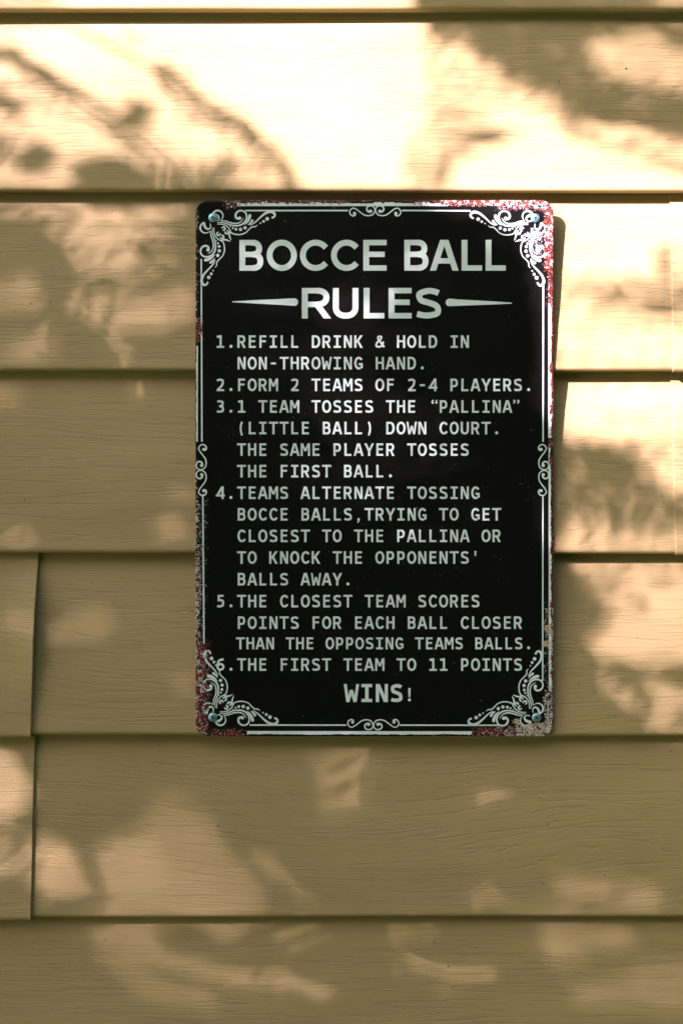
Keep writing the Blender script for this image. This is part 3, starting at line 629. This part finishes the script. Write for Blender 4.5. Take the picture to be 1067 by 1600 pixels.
# ---------------------------------------------------------------- the tree whose branches throw the dappled shade
LEAVES = "826,149,561,44,13;749,423,321,195,72;876,-2,159,195,87;660,53,197,60,18;803,395,464,77,41;108,1879,86,146,81;928,152,364,140,67;640,440,30,137,43;876,143,213,94,40;340,266,557,111,38;756,12,180,183,58;1117,467,274,85,43;773,502,1,195,55;950,790,157,100,32;-90,143,624,195,55;40,-36,621,78,23;164,270,338,121,67;605,367,338,168,77;711,171,330,67,19;938,719,366,150,72;281,305,142,123,35;1017,776,479,132,40;-17,115,152,44,19;1022,474,325,127,36;1056,811,228,82,34;31,233,259,77,26;1042,169,284,142,74;199,169,565,90,45;665,104,175,58,16;1153,805,286,186,52;830,688,433,172,94;902,765,430,81,45;691,247,220,70,29;-1,0,24,64,18;931,482,224,70,20;986,718,532,72,36;991,434,404,48,22;651,492,280,180,63;1070,686,269,75,24;-26,62,96,40,16;954,448,297,54,28;973,136,298,102,41;968,497,188,64,20;1074,729,603,59,20;53,143,180,52,15;50,98,372,100,33;1064,193,476,94,28;680,287,234,64,29;905,100,169,87,32;745,208,314,103,29;386,205,437,66,29;848,628,225,57,16;1096,254,250,57,17;904,516,242,40,11;-19,-152,338,195,89;47,-76,610,83,23;574,457,201,67,35;-92,223,616,112,52;4,69,107,60,31;1024,247,265,53,17;751,166,207,34,13;280,120,385,37,12;201,221,44,67,21;418,248,540,78,28;357,323,606,195,69;103,128,8,54,24;6,150,246,67,29;284,160,181,50,21;1080,575,218,42,13;310,146,320,52,17;1143,180,268,151,82;1068,445,4,66,25;-11,-62,238,78,28;1030,383,542,49,25;774,759,344,180,80;945,105,265,61,18;537,410,221,145,74;120,167,35,40,14;1074,411,126,49,14;1098,505,600,62,20;891,891,168,52,24;493,433,198,145,45;645,250,485,82,23;449,652,516,185,64;979,793,182,75,27;20,111,328,35,14;-14,221,529,88,41;1023,426,479,61,20;903,183,553,78,22;981,226,284,65,18;451,289,448,87,24;913,440,525,74,21;398,443,599,184,52;879,480,518,44,12;682,193,560,77,22;267,411,260,184,52;1053,511,345,34,16;1028,120,530,50,14;492,336,364,160,80;23,342,241,108,43;1023,673,591,42,16;1156,400,516,68,19;64,-7,450,34,12;702,93,481,48,18;-63,-76,5,48,22;717,3,196,143,48;775,316,314,44,12;818,549,139,166,71;55,247,263,77,42;888,206,369,34,10;1075,39,592,109,33;874,558,483,54,15;800,97,582,85,39;961,566,558,41,14;1094,773,335,67,27;1060,261,293,52,16;33,1283,200,155,43;1012,508,3,47,14;917,562,525,49,14;994,1045,17,78,32;737,125,210,52,18;837,92,86,114,55;725,233,346,45,13;341,173,622,64,27;753,359,364,82,43;708,374,307,136,50;549,576,17,116,33;414,363,41,195,76;1085,1050,307,137,53;1026,701,387,41,13;989,-66,126,182,52;504,707,328,97,34;-110,-16,229,71,24;721,314,609,44,12;-43,1295,293,109,42;204,401,528,75,30;690,-62,510,180,94;131,1350,101,91,27;244,280,497,57,26;680,579,309,195,102;277,1459,28,115,51;590,312,4,125,35;978,1069,215,59,21;831,315,318,42,14;953,0,338,113,49;241,94,423,57,23;786,524,163,195,102;349,205,211,35,18;133,554,420,171,94;374,274,250,38,12;302,254,137,39,12;154,188,398,34,19;646,761,299,139,41;86,132,128,46,17;784,869,541,195,107;765,31,443,150,42;272,102,116,42,16;84,-15,305,36,14;-132,-65,182,170,48;1049,654,250,35,10;872,814,167,101,33;119,369,513,55,18;128,293,31,50,23;973,682,590,52,23;1115,388,221,48,17;78,465,201,146,54;931,703,476,89,27;1106,710,291,41,23;1039,573,287,45,13;114,1415,267,127,38;-52,196,347,48,21;685,696,187,86,26;919,1505,284,195,55;219,379,68,93,26;639,317,370,80,44;15,167,368,40,18;64,398,88,170,68;1101,30,15,106,31;1120,867,242,76,21;85,324,202,74,22;-19,23,272,34,13;245,536,19,145,41;916,818,216,54,16;755,469,310,195,77;854,352,198,43,12;1034,211,545,39,12;692,-130,232,178,94;763,663,393,195,101;1072,633,192,37,11;938,525,274,34,10;153,433,7,85,42;934,28,345,55,27;1046,414,3,36,18;1173,706,515,65,19;1097,61,259,35,17;559,494,406,34,11;1161,674,368,38,21;679,804,289,156,67;363,1482,325,179,52;1117,770,582,72,36;-6,350,493,115,48;335,466,490,160,87;821,40,273,157,49;1083,795,628,44,24;1000,541,306,37,10;851,955,312,183,101;669,153,546,51,17;37,10,262,36,12;782,141,610,42,13;1183,454,182,132,41;376,402,31,61,20;-21,295,603,43,17;-94,62,265,57,29;224,349,443,34,13;1051,774,496,54,24;1131,684,422,48,24;783,1502,196,171,61;829,874,393,177,77;679,1477,332,191,53;240,247,45,47,19;250,129,381,40,14;1036,866,468,34,10;-71,-32,535,47,14;210,182,251,56,22;-54,-4,298,68,22;-10,1397,302,142,66;182,32,346,34,10;1182,1137,458,158,54;1105,424,523,44,24;1191,812,149,165,52;851,389,482,36,13;369,1264,158,176,92;401,515,602,180,73;504,515,367,58,20;912,-92,393,187,75;701,136,346,36,20;297,369,17,156,53;1134,1097,496,66,28;814,342,430,34,11;625,921,530,195,105;1050,1454,280,195,81;-65,99,334,48,16;981,929,131,35,18;763,1579,377,195,107;-30,172,452,43,14;502,1492,317,190,91;391,1449,614,102,46;772,-66,441,195,107;654,19,373,38,18;876,437,520,51,18;1167,863,428,49,16;949,841,512,49,20;995,862,283,53,16;911,934,459,76,28;-38,-18,77,35,11;198,150,91,36,18;274,592,40,175,96;1268,1235,212,58,32;805,575,349,117,36;1120,635,612,37,13;-28,66,558,39,21;678,643,316,57,21;1075,855,582,61,17;999,573,312,38,11;-107,-169,408,167,63;466,536,257,73,26;687,340,341,82,29;-60,563,628,157,54;888,1054,455,195,97;541,1293,301,195,68;537,854,288,187,103;1083,384,18,39,11;368,690,59,190,102;719,697,217,57,29;264,328,322,88,34;212,284,56,72,36;562,760,279,67,30;138,329,280,56,16;961,1136,348,130,72;1022,894,586,40,12;340,599,73,193,106;-91,505,602,161,58;-67,337,6,195,75;481,1351,372,195,81;8,670,277,195,102;1067,111,106,34,10;1104,667,474,44,12;1088,545,248,34,11;353,1544,4,69,29;668,353,133,99,40;361,1599,275,195,107;1246,247,30,168,67;409,215,24,34,16;193,327,315,34,16;986,826,256,52,18;1160,571,622,44,14;1123,1210,73,195,107;640,635,224,38,11;799,199,310,34,10;937,131,271,70,22;440,656,437,185,87;1150,257,289,76,24;-36,-94,194,43,21;989,641,281,34,11;835,1568,109,195,107;53,-124,616,136,44;1076,1108,563,82,25;624,1528,303,139,44;1007,1097,144,59,29;912,857,183,49,14;133,1246,361,189,92;606,1207,473,173,95;-84,1101,548,169,86;7,504,600,154,47;557,545,120,36,19;111,1222,489,195,107;421,1397,143,64,35;-46,1433,430,191,105;1115,1627,372,186,102;525,1234,276,65,21;119,883,25,195,107;648,677,215,49,14;827,124,620,51,18;39,1347,525,54,24;811,1378,43,150,80;393,1361,400,57,20;61,293,13,34,17;1208,46,344,195,65;1119,1123,305,60,23;737,1324,193,178,92;435,440,310,109,60;732,54,23,34,14;859,91,355,64,29;1157,896,281,46,21;753,1156,367,177,97;1083,1400,210,195,107;969,1592,321,195,56;17,294,544,40,20;976,1325,371,180,86;-43,395,306,195,61;895,1316,48,195,103;43,224,494,50,24;1025,27,48,57,21;507,680,123,49,19;441,808,65,195,103;608,464,306,53,15;866,1191,560,195,107;597,557,561,58,32;1141,503,254,43,19;-191,329,438,35,17;81,902,201,195,75;706,918,475,195,103;454,1100,576,195,106;-51,1340,41,70,23;1120,572,537,34,17;949,883,268,38,12;591,430,496,73,22;1097,240,159,35,10;498,769,337,45,25;-17,1031,596,190,104;-125,1327,538,152,64;935,772,333,42,20;-53,1102,76,195,90;183,752,370,195,102;814,-138,628,156,63;291,948,6,179,89;453,268,126,44,16;129,809,19,195,107;1167,770,181,46,23;591,1365,415,195,107;262,526,261,108,40;59,1173,112,184,101;906,810,369,36,10;1136,429,70,40,11;947,641,549,34,10;1027,629,226,34,10;160,369,260,50,14;529,510,174,39,13;185,1613,271,195,107;222,1009,603,195,107;322,1148,372,192,97;639,716,233,50,17;1132,538,286,34,15;658,1373,409,195,107;519,744,281,41,21;901,677,135,35,13;165,497,476,34,19;-53,243,592,40,14;1040,20,31,42,17;551,1476,464,195,107;284,136,309,36,11;174,1245,227,162,88;630,405,36,58,18;591,696,56,34,17;1011,1213,224,181,88;614,1493,43,52,20;931,896,525,48,26;171,464,446,34,10;-32,450,9,57,21;938,1215,540,195,94;527,1420,472,195,90;1000,96,304,34,11;437,567,331,39,17;431,1231,465,190,104;1070,475,588,51,26;1183,1043,297,180,60;300,389,481,137,38;-132,58,466,118,57;928,1416,625,86,27;470,1631,130,195,100;80,-50,6,51,14;682,1603,49,195,107;77,1046,278,195,79;845,727,624,94,37;668,1244,455,195,107;1004,1439,348,100,42;866,755,488,46,25;892,184,479,48,26;-102,387,19,170,82;344,832,370,195,66;413,1006,54,195,107;948,1090,334,56,20;70,1294,237,59,26;565,521,29,51,16;608,619,104,34,13;262,897,292,195,94;559,323,127,68,26;-13,1330,187,45,13;132,1311,593,68,35;146,693,52,185,99;148,149,44,37,17;868,31,18,113,36;300,1651,452,195,107;254,473,202,38,12;473,872,529,195,101;353,898,393,193,90;70,1466,66,180,92;1024,1261,294,163,76;84,607,32,195,69;1185,1206,65,193,101;592,303,41,34,17;79,1677,236,195,107;1031,1030,613,53,15;-90,985,200,175,92;73,1418,254,79,43;616,1085,330,195,107;702,1693,372,195,102;956,426,398,39,11;209,352,525,43,13;-116,188,20,36,16;778,363,261,34,11;1097,102,589,34,10;-43,794,618,195,86;231,672,72,195,106;933,1032,9,56,28;760,1416,77,64,18;623,814,103,76,31;191,886,175,195,107;-69,927,402,195,107;977,1062,29,68,21;927,214,349,37,19;755,815,183,39,17;1056,1298,600,189,96;197,457,231,50,15;705,1184,40,178,89;802,1107,293,192,105;-82,670,592,195,100;376,1069,575,176,97;1139,1449,287,195,107;532,1120,35,163,85;33,1274,337,69,25;934,103,8,34,11;5,1540,36,195,107;1181,456,72,70,24;1138,732,230,37,15;1166,638,473,34,14;383,418,209,40,13;1123,45,390,56,29;1145,1309,435,195,107;325,715,428,194,107;83,365,252,36,19;122,600,388,154,47;648,364,400,92,26;1191,539,462,68,36;232,1126,116,195,98;1108,1699,300,195,107;302,1208,370,195,73;694,531,99,116,47;613,1706,359,195,106;120,1551,345,195,107;482,503,204,68,29;199,1693,296,195,107;241,107,330,38,15;691,28,7,54,19;894,90,359,34,16;1175,1611,340,195,88;1039,445,599,34,12;-52,854,12,176,77;-63,62,364,53,25;-49,1688,2,195,106;201,1178,358,195,87;1085,983,550,34,10;735,1454,301,189,75;-75,1552,109,195,99;1136,123,213,41,12;439,1432,621,108,40;-18,1099,231,179,93;18,902,620,192,95;533,1194,582,60,17;716,710,305,40,12;-76,748,223,195,96;241,293,58,43,21;271,736,286,177,56;361,183,170,34,14;638,1015,353,195,107;1046,540,368,34,11;610,669,525,39,11;856,-70,417,173,48;399,1684,549,195,107;314,1528,342,37,15;927,1649,447,182,98;398,1525,491,42,13;445,1408,42,85,44;831,1680,44,195,107;134,1095,4,180,99;495,1683,19,195,107;-85,453,313,66,18;57,255,355,46,17;537,780,365,34,15;-106,1623,24,192,95;1182,788,6,97,53;725,1059,577,195,107;141,474,485,39,11;509,1613,186,153,84;34,1617,339,195,107;965,-107,517,177,97;1011,1656,208,194,107;856,673,543,59,17;278,1521,17,59,18;221,268,27,46,23;503,922,338,195,107;724,828,116,82,45;827,9,137,52,20;658,31,319,38,11;245,1511,9,36,18;1190,116,586,49,21;976,1045,69,87,25;805,887,122,174,49;818,1306,436,195,91;328,1013,347,161,89;-131,1407,119,172,90;965,1391,252,34,19;585,1607,461,195,107;781,995,363,190,104;-123,1271,58,45,21;806,29,85,53,23;507,984,372,194,106;-23,1335,392,35,14;90,-81,610,34,12;83,159,413,34,12;374,320,431,80,40;47,1256,121,70,32;433,300,349,45,21;632,550,406,34,10;48,743,341,195,107;939,458,367,37,12;775,81,585,34,10;1080,892,319,34,10;-18,1332,383,39,18;520,572,130,50,21;396,1313,438,47,22;350,249,426,38,13;223,324,9,49,20;1124,979,451,34,10;51,437,519,34,11;946,173,399,69,21;1112,135,386,40,19;836,119,415,42,21;312,179,352,36,14;34,233,361,40,22;-110,587,292,44,23;839,474,175,34,13;1169,971,238,36,10;1164,485,61,34,10;310,292,365,40,11;518,309,302,67,28;35,85,453,37,14;978,815,380,41,23;1047,1160,407,76,35;-132,268,153,117,42;921,1486,92,51,28;143,251,372,37,13;1039,156,363,61,18;87,463,50,63,22;796,595,96,34,14;1187,388,407,34,19;-19,525,99,53,19;454,345,13,71,39;-9,1429,118,140,51;936,937,9,36,11;744,527,315,67,37;501,308,347,79,24;265,325,352,62,25"
BRANCHES = [(10,(-115,0),(5,72),(60,108),(110,140),(160,172),(215,196),(300,272),(420,420),(560,700),(640,1000)),
    (8,(-115,-70),(90,15),(245,105),(305,152),(380,195),(430,240),(470,310),(480,420),(440,700),(400,1000),(420,1300)),
    (9,(690,-115),(760,20),(860,90),(1000,160),(1180,150)),(6,(215,196),(150,420),(60,640),(30,900),(60,1150)),
    (7,(560,700),(760,900),(900,1150),(1000,1300))]
CS = 1.2                                                # metres from wall to crown along the sun's ray
rnd = random.Random(11)
def ray(px, py, s): return Vector((X(px), 0, Z(py))) + TO_SUN * s
tree = empty('shade_tree', (-2.6, -2.3, 0))
tag(tree, 'leafy green tree beside the wall, throwing dappled shade on the siding and sign', 'tree')
base = Vector(tree.location)
def tube(paths, name):
    V, F = [], []
    for pts, rad in paths:
        n = len(pts); b = len(V); m = 7
        for i, p in enumerate(pts):
            d = (pts[min(i + 1, n - 1)] - pts[max(i - 1, 0)]).normalized(); u = d.orthogonal().normalized(); w = d.cross(u)
            r_ = rad[0] + (rad[1] - rad[0]) * i / (n - 1)
            for k in range(m): a = 2 * math.pi * k / m; q = p + (u * math.cos(a) + w * math.sin(a)) * r_ - base; V.append(tuple(q))
        for i in range(n - 1):
            for k in range(m): F.append((b + i * m + k, b + i * m + (k + 1) % m, b + (i + 1) * m + (k + 1) % m, b + (i + 1) * m + k))
    return obj(name, V, F, M_BARK, tree)
def poly3(a, b, c, n=10): return [a * (1 - t) ** 2 + b * 2 * t * (1 - t) + c * t * t for t in [k / n for k in range(n + 1)]]
fork = base + Vector((.12, .1, 1.75))
tube([(poly3(base + Vector((0, 0, -.1)), base + Vector((-.05, 0, .9)), fork, 14), (.085, .055))], 'trunk')
paths = []
WAY = {(-115, 0): [(-420, 1100), (-330, 300)], (-115, -70): [(-430, 900), (-350, 100)], (690, -115): [(-450, 900), (-420, -150), (0, -420), (420, -380)]}
for w, *pts in BRANCHES:
    P3 = [ray(x, y, CS) for x, y in spline(pts, 4)]
    paths.append((P3, (w * S / 2, w * S / 2 * .55)))
    if pts[0] in WAY: paths.append((spline([tuple(fork)] + [tuple(ray(x, y, CS)) for x, y in WAY[pts[0]]] + [tuple(P3[0])], 6), (.028, w * S / 2)))
paths = [([Vector(p) for p in q], r_) for q, r_ in paths]
def in_window(c, e=190):
    hit = c - TO_SUN * (c.y / TO_SUN.y); return -e < hit.x / S + 533.5 < 1067 + e and -e < 800 - (hit.z - EYE) / S < 1600 + e
for k in range(24):
    a = k * .75; e = fork + Vector((math.cos(a) * rnd.uniform(.5, .9), math.sin(a) * rnd.uniform(.5, .9), rnd.uniform(.6, 1.5)))
    q = poly3(fork, (fork + e) / 2 + Vector((0, 0, .25)), e, 10)
    if not any(in_window(p) for p in q) and max(p.y for p in q) < -.4: paths.append((q, (.035, .008)))
tube(paths, 'branches')
OUTL = [(-1, 0), (-.92, .28), (-.72, .66), (-.4, .97), (0, 1.0), (.4, .79), (.75, .42), (.92, .17), (1, 0)]
LV, LF = [], []
def add_leaf(P):
    """P(u, v) -> point; midrib plus two halves"""
    b = len(LV); mid = [P(u, 0) for u, _ in OUTL]; up = [P(u, v) for u, v in OUTL[1:-1]]; dn = [P(u, -v) for u, v in OUTL[1:-1]]
    LV.extend(tuple(q - base) for q in mid + up + dn); m = len(OUTL); k = m - 2
    for s0 in (b + m, b + m + k):
        LF.append((b, b + 1, s0))
        for i in range(k - 1): LF.append((s0 + i, b + 1 + i, b + 2 + i, s0 + i + 1))
        LF.append((s0 + k - 1, b + m - 2, b + m - 1))
for rec in LEAVES.split(';'):
    x, y, a, l, w = (float(q) for q in rec.split(','))
    a /= 100; s0 = CS + rnd.uniform(-.16, .16); tu, tv, cu, fo = rnd.uniform(-.5, .5), rnd.uniform(-.5, .5), rnd.uniform(-.3, .1), rnd.uniform(0, .35)
    ca, sa = math.cos(a), math.sin(a); hl, hw = l / 2, w / 2
    def P(u, v, x=x, y=y, ca=ca, sa=sa, hl=hl, hw=hw, s0=s0, tu=tu, tv=tv, cu=cu, fo=fo):
        du, dv = u * hl, v * hw * 1.04
        return ray(x + du * ca - dv * sa, y + du * sa + dv * ca, s0 + S * (tu * du + tv * dv + cu * hl * u * u + fo * abs(dv)))
    add_leaf(P)
n_mapped = len(LV)
tries = 0; extra = 0
while extra < 5200 and tries < 60000:
    tries += 1
    c = fork + Vector((rnd.gauss(.1, .62), rnd.gauss(.1, .62), rnd.gauss(.75, .5)))
    if c.y > -.35 or c.z < 1.35: continue
    s = -c.y / -TO_SUN.y if False else c.y / TO_SUN.y
    hit = c - TO_SUN * s; px = hit.x / S + 533.5; py = 800 - (hit.z - EYE) / S
    if -190 < px < 1257 and -190 < py < 1790: continue
    if (c - Vector(cam_o.location)).length < .75: continue
    ax = Vector((rnd.gauss(0, 1), rnd.gauss(0, 1), rnd.gauss(-.3, .6))).normalized(); sd = ax.orthogonal().normalized()
    sd = (Matrix.Rotation(rnd.uniform(0, 6.28), 3, ax) @ sd); nn = ax.cross(sd)
    hl = rnd.uniform(.020, .034); hw = hl * rnd.uniform(.42, .58); cu = rnd.uniform(-.2, .2)
    add_leaf(lambda u, v: c + ax * (u * hl) + sd * (v * hw) + nn * (cu * hl * u * u + .2 * abs(v) * hw))
    extra += 1
obj('foliage', LV, LF, M_LEAF, tree)

# ---------------------------------------------------------------- an unseen taller tree, added farther off so its fine leaves thin the sun
def far_leaves(G, seed=21):
    """G: rows of sunlight fractions on a coarse lattice over the wall"""
    r = random.Random(seed); ny, nx = len(G), len(G[0]); x0, y0, st = -320, -320, 120; out = []
    c = 26
    for j in range(int((ny - 1) * st / c)):
        for i in range(int((nx - 1) * st / c)):
            x = x0 + (i + r.random()) * c; y = y0 + (j + r.random()) * c
            u, v = (x - x0) / st, (y - y0) / st; a, b = min(int(u), nx - 2), min(int(v), ny - 2); u -= a; v -= b
            g = (G[b][a] * (1 - u) + G[b][a + 1] * u) * (1 - v) + (G[b + 1][a] * (1 - u) + G[b + 1][a + 1] * u) * v
            lam = -math.log(max(g, .04)) * c * c / (84 * 40 * .70); n = int(lam) + (r.random() < lam - int(lam))
            for _ in range(n): out.append((x + r.uniform(-9, 9), y + r.uniform(-9, 9), r.uniform(0, 6.283), r.uniform(70, 98), r.uniform(33, 47)))
    return out
FAR_LIGHT = [[0.54, 0.54, 0.57, 1.0, 1.0, 1.0, 1.0, 1.0, 1.0, 0.29, 0.13, 0.24, 0.3, 0.29, 0.29], [0.54, 0.54, 0.57, 1.0, 1.0, 1.0, 1.0, 1.0, 1.0, 0.29, 0.13, 0.24, 0.3, 0.29, 0.29], [0.62, 0.62, 0.65, 1.0, 1.0, 1.0, 1.0, 1.0, 1.0, 0.32, 0.13, 0.25, 0.3, 0.3, 0.3], [0.8, 0.8, 0.94, 0.94, 0.97, 1.0, 1.0, 1.0, 0.96, 0.56, 0.32, 0.36, 0.37, 0.36, 0.36], [0.54, 0.54, 0.54, 0.54, 0.57, 0.76, 0.96, 1.0, 0.85, 0.67, 0.88, 0.71, 0.63, 0.62, 0.62], [0.33, 0.33, 0.34, 0.43, 0.51, 0.56, 0.66, 0.98, 0.98, 0.94, 0.99, 1.0, 1.0, 1.0, 1.0], [0.14, 0.14, 0.15, 0.18, 0.22, 0.2, 0.27, 0.47, 0.5, 0.73, 1.0, 1.0, 1.0, 1.0, 1.0], [0.13, 0.13, 0.13, 0.13, 0.13, 0.13, 0.13, 0.19, 0.18, 0.41, 1.0, 1.0, 1.0, 1.0, 1.0], [0.13, 0.13, 0.13, 0.13, 0.13, 0.13, 0.13, 0.16, 0.16, 0.31, 0.77, 1.0, 1.0, 1.0, 1.0], [0.13, 0.13, 0.13, 0.13, 0.13, 0.13, 0.13, 0.13, 0.13, 0.16, 0.43, 0.63, 0.7, 0.7, 0.7], [0.13, 0.13, 0.13, 0.13, 0.13, 0.13, 0.13, 0.13, 0.13, 0.13, 0.25, 0.42, 0.49, 0.5, 0.5], [0.13, 0.13, 0.13, 0.13, 0.13, 0.13, 0.13, 0.13, 0.13, 0.13, 0.18, 0.38, 0.43, 0.43, 0.43], [0.18, 0.18, 0.18, 0.13, 0.13, 0.13, 0.13, 0.13, 0.13, 0.13, 0.13, 0.19, 0.22, 0.21, 0.21], [0.33, 0.33, 0.32, 0.25, 0.13, 0.13, 0.13, 0.13, 0.13, 0.13, 0.13, 0.13, 0.13, 0.13, 0.13], [0.19, 0.19, 0.19, 0.19, 0.18, 0.17, 0.13, 0.13, 0.13, 0.13, 0.13, 0.13, 0.13, 0.13, 0.13], [0.13, 0.13, 0.13, 0.13, 0.13, 0.13, 0.13, 0.13, 0.13, 0.13, 0.13, 0.13, 0.13, 0.13, 0.13], [0.13, 0.13, 0.13, 0.13, 0.13, 0.13, 0.13, 0.13, 0.13, 0.13, 0.13, 0.13, 0.14, 0.14, 0.14], [0.13, 0.13, 0.13, 0.13, 0.13, 0.13, 0.13, 0.13, 0.13, 0.13, 0.13, 0.13, 0.13, 0.13, 0.13], [0.13, 0.13, 0.13, 0.13, 0.13, 0.13, 0.13, 0.13, 0.13, 0.13, 0.13, 0.13, 0.13, 0.13, 0.13], [0.13, 0.13, 0.13, 0.13, 0.13, 0.13, 0.13, 0.13, 0.13, 0.13, 0.13, 0.13, 0.13, 0.13, 0.13]]
FS = 9.0
top = ray(533, 800, FS); base = Vector((top.x - .5, top.y - .6, 0)); ftree = empty('sun_filter_tree', base)
tag(ftree, 'tall fine-leaved tree added out of view beyond the shade tree to thin the sun', 'tree')
LV, LF = [], []
for x, y, a, l, w in far_leaves(FAR_LIGHT):
    s0 = FS + rnd.uniform(-.45, .45); tu, tv = rnd.uniform(-.6, .6), rnd.uniform(-.6, .6); ca, sa = math.cos(a), math.sin(a); hl, hw = l / 2, w / 2
    def P(u, v):
        du, dv = u * hl, v * hw
        return ray(x + du * ca - dv * sa, y + du * sa + dv * ca, s0 + S * (tu * du + tv * dv))
    add_leaf(P)
extra = tries = 0
while extra < 4500 and tries < 40000:
    tries += 1
    q = Vector((rnd.gauss(0, 1), rnd.gauss(0, 1), rnd.gauss(0, 1))); c = Vector((top.x - .4, top.y - .5, 6.0)) + Vector((q.x * .95, q.y * .95, q.z * .8))
    if in_window(c, 420) or c.z < 3.2: continue
    ax = Vector((rnd.gauss(0, 1), rnd.gauss(0, 1), rnd.gauss(-.3, .6))).normalized(); sd = Matrix.Rotation(rnd.uniform(0, 6.28), 3, ax) @ ax.orthogonal().normalized()
    hl = rnd.uniform(.03, .05); hw = hl * .5
    add_leaf(lambda u, v: c + ax * (u * hl) + sd * (v * hw)); extra += 1
obj('foliage', LV, LF, M_LEAF, ftree)
f2 = base + Vector((-.1, -.1, 4.2))
real_tree, tree = tree, ftree
tube([(poly3(base + Vector((0, 0, -.1)), base + Vector((.12, 0, 2)), f2, 14), (.16, .09))], 'trunk')
paths = []
for k in range(30):
    a = k * 2.4; e = f2 + Vector((math.cos(a) * rnd.uniform(.5, 1.2), math.sin(a) * rnd.uniform(.5, 1.2), rnd.uniform(1, 2.6)))
    q = poly3(f2, (f2 + e) / 2 + Vector((0, 0, .3)), e, 10)
    if not any(in_window(p, 330) for p in q): paths.append((q, (.05, .01)))
tube(paths, 'branches')

# ---------------------------------------------------------------- unseen hedges added to block low sky and turn the ambient light green
def add_hedge(label, x0, x1, y0, y1, h, n, face, loc):
    """face: the side towards the wall, 'y' (far end of the lawn) or 'x' (beside it)"""
    global base, LV, LF
    base = Vector(loc); hd = empty('unseen_light_hedge', base); tag(hd, label, 'hedge'); LV, LF = [], []
    for k in range(n):
        f_ = rnd.random(); z = h * (1 - rnd.random() ** 1.1) if f_ < .8 else h + rnd.gauss(0, .12)
        if face == 'y': c = Vector((rnd.uniform(x0, x1), y1 + rnd.gauss(0, .09) if f_ < .8 else rnd.uniform(y0, y1), z))
        else: c = Vector((x0 + rnd.gauss(0, .09) if f_ < .8 else rnd.uniform(x0, x1), rnd.uniform(y0, y1), z))
        ax = Vector((rnd.gauss(0, 1), rnd.gauss(0, 1), rnd.gauss(0, 1))).normalized(); sd = Matrix.Rotation(rnd.uniform(0, 6.28), 3, ax) @ ax.orthogonal().normalized(); nn = ax.cross(sd)
        hl = rnd.uniform(.08, .14); hw = hl * rnd.uniform(.5, .65)
        add_leaf(lambda u, v: c + ax * (u * hl) + sd * (v * hw) + nn * (.2 * abs(v) * hw))
    obj('foliage', LV, LF, M_LEAF, hd)
    v, f = box(x0 + .1 - base.x, x1 - .1 - base.x, y0 + .1 - base.y, y1 - .1 - base.y, .02, h - .1); obj('branch_core', v, f, M_CORE, hd, smooth=False)
M_CORE, *_ = simple('inner_leaves', (.035, .06, .014), .7, 0, (.05, .075, .02), 14)  # dark filler for the solid box inside the added hedges
add_hedge('tall dense green hedge added out of view to block low sky and green the ambient light', -9, 9, -9, -8.1, 5.6, 15000, 'y', (0, -8.5, 0))
add_hedge('long clipped green hedge added out of view to bounce sunlit green onto the house wall', 3.6, 4.5, -8, -.3, 5.2, 9000, 'x', (4, -4, 0))
